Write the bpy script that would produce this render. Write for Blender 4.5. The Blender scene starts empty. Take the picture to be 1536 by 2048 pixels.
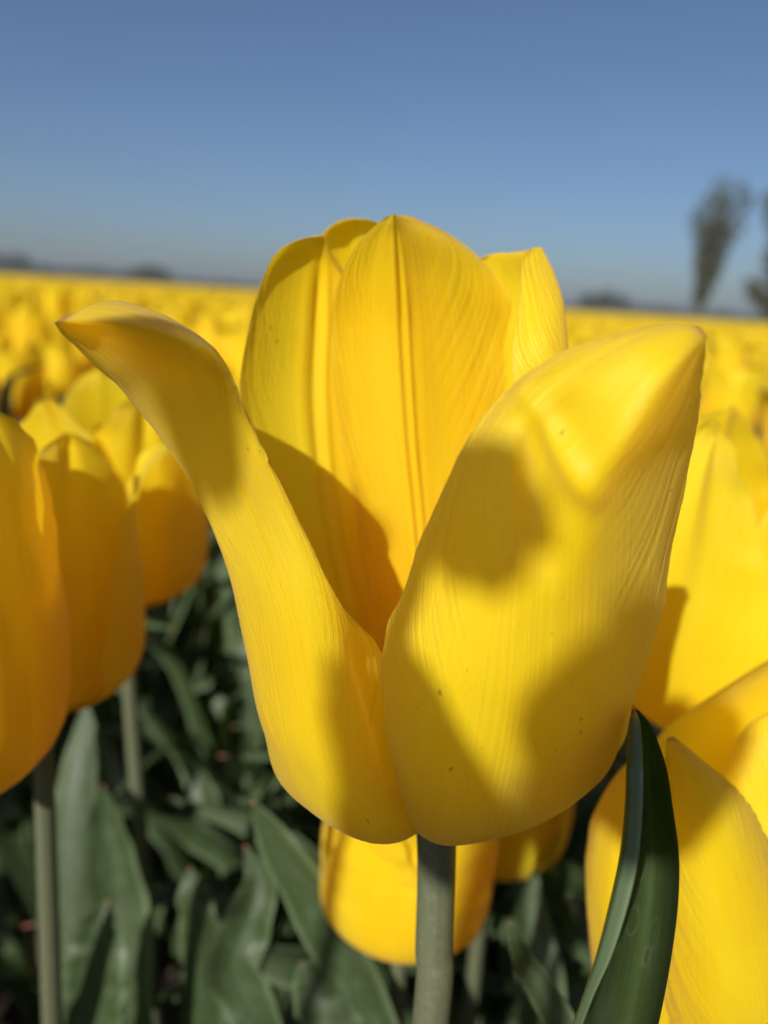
import bpy, math, random
import numpy as np
from mathutils import Vector, Matrix

random.seed(7)
rng = np.random.default_rng(7)
scene = bpy.context.scene
COL = scene.collection

# ------------------------------------------------------------------ camera
W, H, F = 1536.0, 2048.0, 1539.0            # photograph size and focal length in its pixels
PITCH, ROLL = math.radians(15.5), math.radians(3.7)
CAM = np.array([0.0, 0.0, 0.50])
fwd = np.array([0.0, math.cos(PITCH), -math.sin(PITCH)])
U0 = np.array([0.0, math.sin(PITCH), math.cos(PITCH)])
R0 = np.array([1.0, 0.0, 0.0])
RIGHT = R0 * math.cos(ROLL) + U0 * math.sin(ROLL)
UP = U0 * math.cos(ROLL) - R0 * math.sin(ROLL)
cam_data = bpy.data.cameras.new('camera')
cam = bpy.data.objects.new('camera', cam_data)
COL.objects.link(cam)
cam.matrix_world = Matrix(((RIGHT[0], UP[0], -fwd[0], CAM[0]),
                           (RIGHT[1], UP[1], -fwd[1], CAM[1]),
                           (RIGHT[2], UP[2], -fwd[2], CAM[2]), (0, 0, 0, 1)))
cam_data.sensor_fit = 'VERTICAL'
cam_data.sensor_height = 36.0
cam_data.lens = 36.0 * F / H
cam_data.clip_start = 0.005
cam_data.clip_end = 6000
cam_data.dof.use_dof = True
cam_data.dof.focus_distance = 0.103
cam_data.dof.aperture_fstop = cam_data.lens / 2.4      # a 2.4 mm wide phone aperture
scene.camera = cam

# ------------------------------------------------------------------ world, sun, exposure
SUN_EL, SUN_AZ = math.radians(34), math.radians(25)     # azimuth: 0 = from behind the camera, 90 = from the left
S = np.array([-math.sin(SUN_AZ) * math.cos(SUN_EL), -math.cos(SUN_AZ) * math.cos(SUN_EL), math.sin(SUN_EL)])
world = bpy.data.worlds.new('World')
scene.world = world
world.use_nodes = True
wn = world.node_tree
sky = wn.nodes.new('ShaderNodeTexSky')
sky.sky_type = 'NISHITA'
sky.sun_disc = False
sky.sun_elevation = SUN_EL
sky.sun_rotation = math.atan2(S[0], S[1])
sky.altitude = 1200
sky.air_density = 1.0
sky.dust_density = 4.6
sky.ozone_density = 5.5
wn.links.new(sky.outputs[0], wn.nodes['Background'].inputs[0])
wn.nodes['Background'].inputs[1].default_value = 0.067
sun_d = bpy.data.lights.new('sun', 'SUN')
sun_d.energy = 5.0
sun_d.angle = math.radians(0.53)
sun_d.color = (1.0, 0.95, 0.86)
sun = bpy.data.objects.new('sun', sun_d)
COL.objects.link(sun)
sun.rotation_euler = Vector(S).to_track_quat('Z', 'Y').to_euler()
scene.view_settings.view_transform = 'Standard'
scene.view_settings.look = 'None'
scene.view_settings.exposure = 0.30
scene.view_settings.gamma = 1.0
scene.render.engine = 'CYCLES'
scene.cycles.use_denoising = True
scene.cycles.max_bounces = 10
scene.cycles.diffuse_bounces = 7
scene.cycles.transmission_bounces = 6
scene.cycles.caustics_reflective = False
scene.cycles.caustics_refractive = False

# ------------------------------------------------------------------ helpers
def px(x, y, d):
    """pixel + depth along the view axis -> world point"""
    return CAM + d * (fwd + (x - W / 2) / F * RIGHT - (y - H / 2) / F * UP)

def pxr(x, y, r):
    """pixel + horizontal distance from the camera -> world point"""
    v = fwd + (x - W / 2) / F * RIGHT - (y - H / 2) / F * UP
    return CAM + v * (r / math.hypot(v[0], v[1]))

def crom(P, n):
    """Catmull-Rom through P (k, ...) sampled n times, uniform in index"""
    P = np.asarray(P, float)
    k = len(P)
    Q = np.concatenate([[2 * P[0] - P[1]], P, [2 * P[-1] - P[-2]]])
    t = np.linspace(0, k - 1, n)
    i = np.minimum(t.astype(int), k - 2)
    f = (t - i).reshape((-1,) + (1,) * (P.ndim - 1))
    a, b, c, d = Q[i], Q[i + 1], Q[i + 2], Q[i + 3]
    return 0.5 * ((2 * b) + (c - a) * f + (2 * a - 5 * b + 4 * c - d) * f ** 2 + (3 * b - a - 3 * c + d) * f ** 3)

def smooth(x, a, b):
    t = np.clip((x - a) / (b - a), 0, 1)
    return t * t * (3 - 2 * t)

def sheet_data(P, uv):
    nv, nu = P.shape[:2]
    idx = np.arange(nv * nu).reshape(nv, nu)
    faces = np.stack([idx[:-1, :-1], idx[:-1, 1:], idx[1:, 1:], idx[1:, :-1]], -1).reshape(-1, 4)
    return P.reshape(-1, 3), faces, uv.reshape(-1, 2)

def mesh_from(name, V, Fc, UV=None, mats=(), smooth_shade=True, mat_idx=None):
    me = bpy.data.meshes.new(name)
    V = np.asarray(V, np.float32); Fc = np.asarray(Fc, np.int32)
    n = Fc.shape[1]
    me.vertices.add(len(V)); me.vertices.foreach_set('co', V.ravel())
    me.loops.add(Fc.size); me.loops.foreach_set('vertex_index', Fc.ravel())
    me.polygons.add(len(Fc))
    me.polygons.foreach_set('loop_start', np.arange(0, Fc.size, n, dtype=np.int32))
    me.polygons.foreach_set('use_smooth', np.full(len(Fc), smooth_shade))
    if mat_idx is not None:
        me.polygons.foreach_set('material_index', np.asarray(mat_idx, np.int32))
    if UV is not None:
        l = me.uv_layers.new(name='UVMap')
        l.data.foreach_set('uv', np.asarray(UV, np.float32)[Fc.ravel()].ravel())
    for m in mats:
        me.materials.append(m)
    me.update(calc_edges=True)
    me.validate()
    return me

def link(name, me, parent=None, loc=(0, 0, 0)):
    o = bpy.data.objects.new(name, me)
    COL.objects.link(o)
    o.location = loc
    if parent is not None:
        o.parent = parent
    return o

def tag(o, label=None, cat=None, group=None, kind=None):
    if label: o['label'] = label
    if cat: o['category'] = cat
    if group: o['group'] = group
    if kind: o['kind'] = kind
    return o

def normals(P):
    du = np.gradient(P, axis=1); dv = np.gradient(P, axis=0)
    n = np.cross(du, dv)
    return n / (np.linalg.norm(n, axis=-1, keepdims=True) + 1e-12)

def wob(x, seed, n=6):
    """smooth 1-d noise by sines, about -1..1"""
    r = np.random.default_rng(seed)
    s = 0
    for k in range(n):
        s = s + np.sin(x * r.uniform(0.6, 1.4) * (k + 1) * 6.283 + r.uniform(0, 6.283)) / (k + 1) ** 0.6
    return s / 2.6

def tube_data(pts, radii, nseg=10, cap=True):
    pts = np.asarray(pts, float); radii = np.asarray(radii, float)
    n = len(pts)
    T = np.gradient(pts, axis=0); T /= np.linalg.norm(T, axis=1, keepdims=True)
    ref = np.array([1.0, 0.0, 0.0]) if abs(T[0, 0]) < 0.9 else np.array([0.0, 1.0, 0.0])
    A = np.cross(T, ref); A /= np.linalg.norm(A, axis=1, keepdims=True)
    B = np.cross(T, A)
    th = np.linspace(0, 2 * math.pi, nseg + 1)
    P = pts[:, None] + radii[:, None, None] * (np.cos(th)[None, :, None] * A[:, None] + np.sin(th)[None, :, None] * B[:, None])
    uv = np.stack(np.broadcast_arrays(np.linspace(0, 1, nseg + 1)[None, :], np.linspace(0, 1, n)[:, None]), -1)
    return sheet_data(P, uv)

# ------------------------------------------------------------------ materials
class NT:
    def __init__(s, name):
        s.m = bpy.data.materials.new(name); s.m.use_nodes = True
        s.t = s.m.node_tree; s.t.nodes.clear()
        s.out = s.n('ShaderNodeOutputMaterial')
    def n(s, t, **kw):
        x = s.t.nodes.new(t)
        for k, v in kw.items():
            setattr(x, k, v)
        return x
    def l(s, a, b): s.t.links.new(a, b)
    def put(s, sock, v):
        if hasattr(v, 'node'): s.l(v, sock)
        else: sock.default_value = v
    def math(s, op, a, b=0.0, c=0.0):
        x = s.n('ShaderNodeMath', operation=op)
        s.put(x.inputs[0], a); s.put(x.inputs[1], b); s.put(x.inputs[2], c)
        return x.outputs[0]
    def step(s, v, a, b):
        x = s.n('ShaderNodeMapRange', interpolation_type='SMOOTHSTEP')
        s.put(x.inputs[0], v); s.put(x.inputs[1], a); s.put(x.inputs[2], b)
        return x.outputs[0]
    def mix(s, f, a, b):
        x = s.n('ShaderNodeMix', data_type='RGBA')
        s.put(x.inputs[0], f); s.put(x.inputs[6], a); s.put(x.inputs[7], b)
        return x.outputs[2]
    def comb(s, x, y, z=0.0):
        c = s.n('ShaderNodeCombineXYZ')
        s.put(c.inputs[0], x); s.put(c.inputs[1], y); s.put(c.inputs[2], z)
        return c.outputs[0]
    def noise(s, vec, scale, detail=2.0, rough=0.5):
        x = s.n('ShaderNodeTexNoise')
        if vec is not None: s.l(vec, x.inputs['Vector'])
        x.inputs['Scale'].default_value = scale; x.inputs['Detail'].default_value = detail
        x.inputs['Roughness'].default_value = rough
        return x.outputs[0]
    def uv(s):
        t = s.n('ShaderNodeTexCoord'); x = s.n('ShaderNodeSeparateXYZ')
        s.l(t.outputs['UV'], x.inputs[0])
        return t, x.outputs[0], x.outputs[1]

def rgba(r, g, b): return (r, g, b, 1.0)

def petal_material(name, red_tip=True, detail=True, cup=0.0):
    t = NT(name)
    tc, u, v = t.uv()
    oi = t.n('ShaderNodeObjectInfo')
    rnd = oi.outputs['Random']
    au = t.math('ABSOLUTE', t.math('SUBTRACT', t.math('MULTIPLY', u, 2.0), 1.0))
    # veins leave the midrib and sweep out to the margin
    q = t.math('SUBTRACT', v, t.math('MULTIPLY', t.math('POWER', au, 1.6), 0.42))
    off = t.math('MULTIPLY', rnd, 37.0)
    fine = t.noise(t.comb(t.math('ADD', t.math('MULTIPLY', u, 120.0), off), t.math('MULTIPLY', v, 3.0), off), 1.0, 3.0, 0.6)
    ribs = t.noise(t.comb(t.math('MULTIPLY', q, 60.0), t.math('MULTIPLY', au, 2.2), off), 1.0, 2.5, 0.55)
    broad = t.noise(t.comb(t.math('MULTIPLY', u, 5.0), t.math('MULTIPLY', v, 4.0), off), 1.0, 3.0)
    col = t.mix(t.step(broad, 0.35, 0.7), rgba(0.92, 0.690, 0.008), rgba(0.92, 0.745, 0.016))
    col = t.mix(t.math('MULTIPLY', t.step(fine, 0.45, 0.75), 0.35), col, rgba(0.92, 0.77, 0.05))
    col = t.mix(t.math('MULTIPLY', t.step(v, 0.16, 0.0), 0.5), col, rgba(0.78, 0.58, 0.13))
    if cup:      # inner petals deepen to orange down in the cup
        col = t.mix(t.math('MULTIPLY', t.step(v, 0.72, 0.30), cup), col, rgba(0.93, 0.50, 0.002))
    # slightly paler waxy margin
    col = t.mix(t.math('MULTIPLY', t.step(au, 0.93, 1.0), 0.4), col, rgba(0.88, 0.66, 0.08))
    if detail:
        # pollen and soil specks
        sp = t.n('ShaderNodeTexVoronoi'); sp.inputs['Scale'].default_value = 1.0
        t.l(t.comb(t.math('ADD', t.math('MULTIPLY', u, 16.0), off), t.math('MULTIPLY', v, 30.0), off), sp.inputs['Vector'])
        pick = t.noise(t.comb(t.math('MULTIPLY', u, 5.0), t.math('MULTIPLY', v, 9.0), off), 1.0, 1.0)
        ragged = t.noise(t.comb(t.math('MULTIPLY', u, 150.0), t.math('MULTIPLY', v, 150.0), off), 1.0, 2.0)
        size = t.math('MULTIPLY', t.step(pick, 0.52, 0.76), 0.11)
        d = t.math('ADD', sp.outputs['Distance'], t.math('MULTIPLY', t.math('SUBTRACT', ragged, 0.5), 0.42))
        spot = t.math('MULTIPLY', t.math('LESS_THAN', d, size), 0.7)
        col = t.mix(spot, col, rgba(0.22, 0.11, 0.015))
        # short scratches
        sc = t.n('ShaderNodeTexVoronoi'); sc.inputs['Scale'].default_value = 1.0
        t.l(t.comb(t.math('ADD', t.math('MULTIPLY', u, 9.0), off), t.math('MULTIPLY', t.math('ADD', v, t.math('MULTIPLY', u, 0.4)), 34.0), off), sc.inputs['Vector'])
        scr = t.math('MULTIPLY', t.math('LESS_THAN', sc.outputs['Distance'], t.math('MULTIPLY', t.step(ragged, 0.5, 0.7), 0.12)), 0.45)
        col = t.mix(scr, col, rgba(0.45, 0.25, 0.02))
    if red_tip:
        col = t.mix(t.math('MULTIPLY', t.step(v, 0.985, 0.997), 0.75), col, rgba(0.42, 0.13, 0.10))
    hue = t.n('ShaderNodeHueSaturation')
    t.put(hue.inputs['Hue'], t.math('ADD', 0.4965, t.math('MULTIPLY', rnd, 0.009)))
    t.put(hue.inputs['Value'], t.math('ADD', 0.95, t.math('MULTIPLY', rnd, 0.08)))
    t.l(col, hue.inputs['Color'])
    col = hue.outputs[0]
    hgt = t.math('ADD', t.math('MULTIPLY', fine, 0.35), t.math('MULTIPLY', t.math('MULTIPLY', ribs, t.step(au, 0.1, 0.8)), 0.9))
    b = t.n('ShaderNodeBump'); b.inputs['Strength'].default_value = 0.9; b.inputs['Distance'].default_value = 0.0006
    t.l(hgt, b.inputs['Height'])
    p = t.n('ShaderNodeBsdfPrincipled')
    t.l(col, p.inputs['Base Color']); p.inputs['Roughness'].default_value = 0.42
    p.inputs['Specular IOR Level'].default_value = 0.35
    p.inputs['Sheen Weight'].default_value = 0.12; p.inputs['Sheen Roughness'].default_value = 0.5
    t.l(b.outputs[0], p.inputs['Normal'])
    tr = t.n('ShaderNodeBsdfTranslucent')
    t.l(t.mix(0.6, col, rgba(0.97, 0.61, 0.004)), tr.inputs['Color']); t.l(b.outputs[0], tr.inputs['Normal'])
    m = t.n('ShaderNodeMixShader'); m.inputs[0].default_value = 0.53
    t.l(p.outputs[0], m.inputs[1]); t.l(tr.outputs[0], m.inputs[2])
    t.l(m.outputs[0], t.out.inputs[0])
    return t.m

def leaf_material(name):
    t = NT(name)
    tc, u, v = t.uv()
    oi = t.n('ShaderNodeObjectInfo'); rnd = oi.outputs['Random']
    off = t.math('MULTIPLY', rnd, 41.0)
    au = t.math('ABSOLUTE', t.math('SUBTRACT', t.math('MULTIPLY', u, 2.0), 1.0))
    veins = t.noise(t.comb(t.math('ADD', t.math('MULTIPLY', u, 70.0), off), t.math('MULTIPLY', v, 2.0), off), 1.0, 3.0, 0.6)
    blot = t.noise(t.comb(t.math('MULTIPLY', u, 6.0), t.math('MULTIPLY', v, 22.0), off), 1.0, 4.0, 0.6)
    col = t.mix(veins, rgba(0.026, 0.050, 0.016), rgba(0.055, 0.085, 0.030))
    col = t.mix(t.math('MULTIPLY', t.step(blot, 0.45, 0.75), 0.5), col, rgba(0.085, 0.120, 0.075))
    col = t.mix(t.math('MULTIPLY', t.step(au, 0.66, 0.95), 0.6), col, rgba(0.15, 0.21, 0.11))
    col = t.mix(t.math('MULTIPLY', t.step(v, 0.982, 0.998), 0.8), col, rgba(0.42, 0.10, 0.09))
    wax = t.n('ShaderNodeTexVoronoi'); wax.inputs['Scale'].default_value = 1.0
    t.l(t.comb(t.math('ADD', t.math('MULTIPLY', u, 7.0), off), t.math('MULTIPLY', v, 40.0), off), wax.inputs['Vector'])
    ring = t.step(t.math('ABSOLUTE', t.math('SUBTRACT', wax.outputs['Distance'], 0.25)), 0.05, 0.0)
    col = t.mix(t.math('MULTIPLY', ring, 0.10), col, rgba(0.35, 0.40, 0.33))
    b = t.n('ShaderNodeBump'); b.inputs['Strength'].default_value = 0.5; b.inputs['Distance'].default_value = 0.0003
    t.l(veins, b.inputs['Height'])
    p = t.n('ShaderNodeBsdfPrincipled')
    t.l(col, p.inputs['Base Color'])
    t.l(t.math('ADD', 0.30, t.math('MULTIPLY', blot, 0.25)), p.inputs['Roughness'])
    p.inputs['Specular IOR Level'].default_value = 0.45
    t.l(b.outputs[0], p.inputs['Normal'])
    tr = t.n('ShaderNodeBsdfTranslucent'); tr.inputs['Color'].default_value = rgba(0.10, 0.19, 0.02)
    m = t.n('ShaderNodeMixShader'); m.inputs[0].default_value = 0.22
    t.l(p.outputs[0], m.inputs[1]); t.l(tr.outputs[0], m.inputs[2])
    t.l(m.outputs[0], t.out.inputs[0])
    return t.m

def stem_material(name):
    t = NT(name)
    tc, u, v = t.uv()
    n1 = t.noise(t.comb(t.math('MULTIPLY', u, 26.0), t.math('MULTIPLY', v, 8.0)), 1.0, 3.0)
    n2 = t.noise(tc.outputs['Object'], 900.0, 3.0, 0.6)
    col = t.mix(n1, rgba(0.085, 0.098, 0.050), rgba(0.115, 0.125, 0.075))
    col = t.mix(t.math('MULTIPLY', t.step(n2, 0.45, 0.7), 0.18), col, rgba(0.21, 0.22, 0.15))
    b = t.n('ShaderNodeBump'); b.inputs['Strength'].default_value = 0.3; b.inputs['Distance'].default_value = 0.0002
    t.l(n2, b.inputs['Height'])
    p = t.n('ShaderNodeBsdfPrincipled'); t.l(col, p.inputs['Base Color'])
    p.inputs['Roughness'].default_value = 0.5; t.l(b.outputs[0], p.inputs['Normal'])
    t.l(p.outputs[0], t.out.inputs[0])
    return t.m

def noisy(name, c1, c2, scale, rough=0.8, bump=0.0, dist=0.01, transl=None):
    t = NT(name)
    tc = t.n('ShaderNodeTexCoord')
    n = t.noise(tc.outputs['Object'], scale, 5.0, 0.6)
    p = t.n('ShaderNodeBsdfPrincipled')
    t.l(t.mix(t.step(n, 0.3, 0.7), rgba(*c1), rgba(*c2)), p.inputs['Base Color'])
    p.inputs['Roughness'].default_value = rough
    p.inputs['Specular IOR Level'].default_value = 0.25
    if bump:
        b = t.n('ShaderNodeBump'); b.inputs['Strength'].default_value = bump; b.inputs['Distance'].default_value = dist
        t.l(n, b.inputs['Height']); t.l(b.outputs[0], p.inputs['Normal'])
    sh = p.outputs[0]
    if transl:
        tr = t.n('ShaderNodeBsdfTranslucent'); tr.inputs['Color'].default_value = rgba(*transl)
        m = t.n('ShaderNodeMixShader'); m.inputs[0].default_value = 0.35
        t.l(sh, m.inputs[1]); t.l(tr.outputs[0], m.inputs[2]); sh = m.outputs[0]
    t.l(sh, t.out.inputs[0])
    return t.m

M_PETAL = petal_material('yellow_petal', True)
M_PETAL_PLAIN = petal_material('yellow_petal_plain_tip', False)
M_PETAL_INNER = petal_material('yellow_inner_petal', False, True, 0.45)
M_PETAL_FIELD = petal_material('yellow_petal_field', False, False)
M_LEAF = leaf_material('tulip_leaf')
M_STEM = stem_material('tulip_stem')
M_SOIL = noisy('soil', (0.018, 0.013, 0.010), (0.045, 0.033, 0.023), 22.0, 0.95, 0.8, 0.02)
M_CLOD = noisy('clod', (0.04, 0.03, 0.02), (0.10, 0.07, 0.05), 60.0, 0.95, 0.6, 0.005)
M_STRAW = noisy('dry_leaf', (0.30, 0.15, 0.07), (0.42, 0.25, 0.13), 120.0, 0.8, 0.3, 0.001)
M_BARK = noisy('bark', (0.06, 0.05, 0.04), (0.13, 0.11, 0.09), 4.0, 0.9, 0.5, 0.05)
M_TREE = noisy('tree_foliage', (0.060, 0.068, 0.036), (0.095, 0.102, 0.056), 0.8, 0.7, transl=(0.13, 0.15, 0.05))
M_FARTREE = noisy('far_tree_foliage', (0.022, 0.030, 0.018), (0.038, 0.050, 0.027), 0.3, 0.8)
M_FARFLOWER = noisy('far_flower_cover', (0.84, 0.50, 0.02), (0.86, 0.56, 0.04), 9.0, 0.6, transl=(0.85, 0.5, 0.01))
M_FIELDGREEN = noisy('field_green', (0.05, 0.08, 0.03), (0.09, 0.12, 0.05), 10.0, 0.8)
M_PISTIL = noisy('pistil', (0.35, 0.42, 0.10), (0.45, 0.50, 0.16), 300.0, 0.5)
M_ANTHER = noisy('anther', (0.10, 0.07, 0.02), (0.20, 0.14, 0.03), 500.0, 0.8)

# ------------------------------------------------------------------ setting: ground
def ground():
    # one sheet, finer near the camera, reaching the horizon
    e = np.concatenate([-np.geomspace(2500, 1.2, 26), np.linspace(-1.1, 1.1, 60), np.geomspace(1.2, 2500, 26)])
    X, Y = np.meshgrid(e, e + 0.5)
    near = np.exp(-((X / 1.5) ** 2 + ((Y - 0.5) / 1.5) ** 2))
    Z = near * 0.012 * (wob(X * 1.7 + 0.6 * Y, 1) + wob(Y * 1.9 - 0.4 * X, 2) + 0.8 * wob(X * 4 + 3 * Y, 3))
    P = np.stack([X, Y, Z], -1)
    uv = np.stack([X, Y], -1)
    V, Fc, UV = sheet_data(P, uv)
    tag(link('ground', mesh_from('ground', V, Fc, UV, [M_SOIL])), kind='structure')
ground()

# ------------------------------------------------------------------ grid petals of the flowers in focus
def grid_sheet(grid, nu, nv, pixel=True):
    G = np.array([[px(*p) for p in row] for row in grid]) if pixel else np.asarray(grid, float)
    A = crom(G, nv)                                      # along v
    P = crom(np.swapaxes(A, 0, 1), nu)                   # along u
    P = np.swapaxes(P, 0, 1)
    mid = P[:, nu // 2]
    L = np.concatenate([[0], np.cumsum(np.linalg.norm(np.diff(mid, axis=0), axis=1))]); L /= L[-1]
    u = np.linspace(0, 1, nu)
    uv = np.stack(np.broadcast_arrays(u[None, :], L[:, None]), -1).copy()
    return P, uv

def to_px(P):
    d = P - CAM
    z = d @ fwd
    return W / 2 + F * (d @ RIGHT) / z, H / 2 - F * (d @ UP) / z

def fold_line(P, N, a, b, w, amp, ease=.25):
    """displacement along a crease running from pixel a to pixel b"""
    X, Y = to_px(P)
    ab = np.array(b, float) - np.array(a, float); L = np.hypot(*ab); ab /= L
    t = ((X - a[0]) * ab[0] + (Y - a[1]) * ab[1]) / L
    q = -(X - a[0]) * ab[1] + (Y - a[1]) * ab[0]
    return amp * np.exp(-(q / w) ** 2) * smooth(t, -.05, ease) * smooth(1 - t, -.05, ease)

def petal_detail(P, uv, seed, crease=None, edge=0.00028, ripple=0.00012, folds=()):
    u = uv[..., 0]; v = uv[..., 1]; au = np.abs(2 * u - 1)
    N = normals(P)
    env = smooth(v, 0.03, 0.2) * smooth(1 - v, 0.01, 0.10)
    d = edge * smooth(au, 0.72, 1.0) * wob(v * 3 + (u > 0.5) * 3.3, seed, 4) * env
    d = d + ripple * smooth(au, 0.35, 0.95) * wob((v - 0.42 * au ** 1.6) * 6 + (u > 0.5) * 1.7, seed + 1, 5) * env
    d = d + 0.00022 * wob(u * 1.6 + v * 0.5, seed + 2) * wob(v * 1.3 + u * .4, seed + 3) * env
    if crease:
        for uc, w, a, v0, v1 in crease:
            d = d + a * np.exp(-((u - uc) / w) ** 2) * smooth(v, v0, v0 + 0.25) * smooth(v1 - v, 0, 0.12)
    for f in folds:
        d = d + fold_line(P, N, *f)
    return P + N * d[..., None]

def petal_object(name, grid, root, seed, nu=56, nv=84, crease=None, mat=None, **kw):
    P, uv = grid_sheet(grid, nu, nv)
    P = petal_detail(P, uv, seed, crease, **kw)
    V, Fc, UV = sheet_data(P - np.array(root.location), uv)
    return link(name, mesh_from(name, V, Fc, UV, [mat or M_PETAL]), root)

def empty(name, loc):
    o = bpy.data.objects.new(name, None)
    COL.objects.link(o)
    o.location = Vector(loc); o.empty_display_size = 0.02
    return o

def stem_object(root, pts, radii, name='stem'):
    p = crom(pts, 40); r = crom(np.asarray(radii)[:, None], 40)[:, 0]
    V, Fc, UV = tube_data(p - np.array(root.location), r, 20)
    return link(name, mesh_from(name, V, Fc, UV, [M_STEM]), root)

BASE = (868, 1640, 0.1215)
def row(c, spread=14, d=None):
    return [(c[0] + spread * (k - 3) / 3, c[1], c[2]) for k in range(7)]

def conv(c, dx, dd=0.0):
    """row converging at pixel c with half-width dx"""
    return [(c[0] + dx * (k - 3) / 3, c[1], c[2] + dd * abs(k - 3) / 3) for k in range(7)]

# --- the hero tulip
base_w = px(*BASE)
hero = empty('tulip', (base_w[0], base_w[1], 0.0))
tag(hero, 'large open yellow tulip standing above all others, its front petal tips bent outward', 'tulip')

P1 = [
 conv(BASE, 10),
 [(610, 1560, .127), (592, 1588, .118), (650, 1642, .1115), (718, 1680, .1085), (775, 1684, .1075), (812, 1655, .1085), (850, 1600, .1140)],
 [(520, 1400, .122), (527, 1462, .112), (565, 1510, .1055), (630, 1540, .1020), (695, 1545, .1025), (748, 1508, .1055), (815, 1450, .1150)],
 [(487, 1240, .119), (492, 1300, .110), (530, 1340, .1040), (590, 1360, .0995), (655, 1352, .0990), (708, 1330, .1020), (762, 1300, .1130)],
 [(447, 1095, .118), (458, 1145, .1095), (500, 1175, .1035), (555, 1185, .0985), (610, 1180, .0965), (655, 1178, .0968), (684, 1210, .0980)],
 [(380, 945, .1150), (392, 985, .1110), (430, 1000, .1065), (480, 995, .1010), (525, 975, .0965), (558, 975, .0955), (580, 1008, .0960)],
 [(310, 855, .1115), (325, 880, .1085), (362, 880, .1045), (415, 855, .0985), (455, 825, .0945), (488, 825, .0938), (508, 864, .0942)],
 [(255, 795, .1060), (270, 800, .1035), (305, 785, .0990), (358, 750, .0925), (410, 720, .0890), (446, 725, .0895), (470, 770, .0912)],
 [(205, 745, .1005), (220, 740, .0980), (250, 720, .0940), (292, 690, .0885), (345, 672, .0865), (400, 678, .0915), (428, 700, .0985)],
 [(158, 700, .0960), (170, 692, .0945), (190, 675, .0915), (220, 652, .0870), (262, 643, .0862), (305, 625, .0935), (335, 632, .1010)],
 [(124, 668, .0930), (129, 663, .0920), (138, 655, .0905), (152, 644, .0885), (172, 634, .0885), (200, 610, .0935), (225, 600, .0990)],
 [(109, 646, .0905), (110, 645, .0902), (112, 644, .0898), (114, 643, .0895), (117, 641, .0896), (123, 636, .0905), (130, 631, .0915)],
]
P2 = [
 conv(BASE, 12),
 [(797, 1575, .1085), (828, 1655, .1085), (890, 1690, .1080), (985, 1680, .1085), (1085, 1645, .1115), (1165, 1590, .1165), (1205, 1535, .1230)],
 [(766, 1400, .1005), (815, 1500, .0970), (905, 1565, .0945), (1030, 1570, .0950), (1150, 1522, .0990), (1237, 1450, .1070), (1272, 1385, .1170)],
 [(769, 1270, .0985), (835, 1335, .0925), (935, 1395, .0893), (1060, 1400, .0892), (1185, 1365, .0930), (1280, 1305, .1015), (1318, 1240, .1120)],
 [(806, 1178, .0968), (866, 1190, .0912), (955, 1222, .0872), (1070, 1228, .0863), (1195, 1200, .0890), (1300, 1150, .0975), (1348, 1085, .1080)],
 [(858, 1044, .0940), (906, 1050, .0893), (978, 1062, .0858), (1078, 1070, .0846), (1200, 1065, .0842), (1315, 1025, .0930), (1376, 960, .1035)],
 [(928, 893, .0910), (962, 900, .0872), (1008, 912, .0850), (1072, 935, .0845), (1195, 985, .0808), (1322, 930, .0880), (1391, 865, .0985)],
 [(1000, 795, .0890), (1028, 806, .0858), (1062, 822, .0848), (1120, 845, .0832), (1240, 895, .0780), (1345, 850, .0840), (1398, 805, .0930)],
 [(1064, 738, .0868), (1090, 745, .0842), (1125, 755, .0830), (1185, 775, .0800), (1290, 815, .0770), (1365, 780, .0815), (1404, 755, .0885)],
 [(1190, 675, .0850), (1212, 682, .0825), (1240, 692, .0808), (1280, 706, .0785), (1345, 735, .0768), (1385, 722, .0805), (1410, 715, .0850)],
 [(1325, 646, .0850), (1335, 648, .0828), (1350, 653, .0812), (1368, 662, .0800), (1390, 685, .0795), (1404, 688, .0812), (1413, 690, .0830)],
 [(1398, 652, .0838), (1402, 655, .0830), (1405, 659, .0825), (1409, 664, .0822), (1412, 669, .0822), (1414, 671, .0824), (1415, 673, .0828)],
]
P4 = [
 conv(BASE, 10),
 [(755, 1500, 0.1310), (785, 1520, 0.1325), (822, 1530, 0.1340), (858, 1535, 0.1345), (900, 1530, 0.1345), (940, 1518, 0.1335), (970, 1500, 0.1315)],
 [(735, 1270, 0.1375), (765, 1280, 0.1385), (803, 1290, 0.1395), (848, 1292, 0.1400), (900, 1288, 0.1406), (955, 1275, 0.1406), (1000, 1258, 0.1396)],
 [(712, 1040, 0.1380), (740, 1050, 0.1385), (783, 1055, 0.1390), (830, 1055, 0.1390), (890, 1055, 0.1412), (960, 1040, 0.1435), (1012, 1020, 0.1450)],
 [(680, 860, 0.1355), (708, 868, 0.1358), (756, 872, 0.1362), (812, 872, 0.1358), (880, 870, 0.1387), (965, 858, 0.1420), (1024, 840, 0.1445)],
 [(662, 690, 0.1310), (688, 686, 0.1312), (738, 684, 0.1315), (800, 682, 0.1310), (872, 682, 0.1344), (965, 682, 0.1388), (1031, 700, 0.1420)],
 [(670, 588, 0.1275), (693, 575, 0.1272), (738, 566, 0.1272), (794, 562, 0.1266), (860, 564, 0.1302), (950, 580, 0.1348), (1026, 618, 0.1385)],
 [(705, 504, 0.1245), (722, 494, 0.1240), (754, 484, 0.1235), (790, 480, 0.1228), (845, 483, 0.1262), (915, 500, 0.1310), (978, 535, 0.1350)],
 [(745, 456, 0.1225), (756, 450, 0.1218), (772, 446, 0.1212), (788, 443, 0.1206), (818, 445, 0.1237), (862, 455, 0.1280), (905, 472, 0.1320)],
 [(772, 434, 0.1205), (777, 432, 0.1203), (782, 430, 0.1200), (787, 428, 0.1198), (795, 430, 0.1214), (808, 431, 0.1245), (822, 432, 0.1273)],
]
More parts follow.
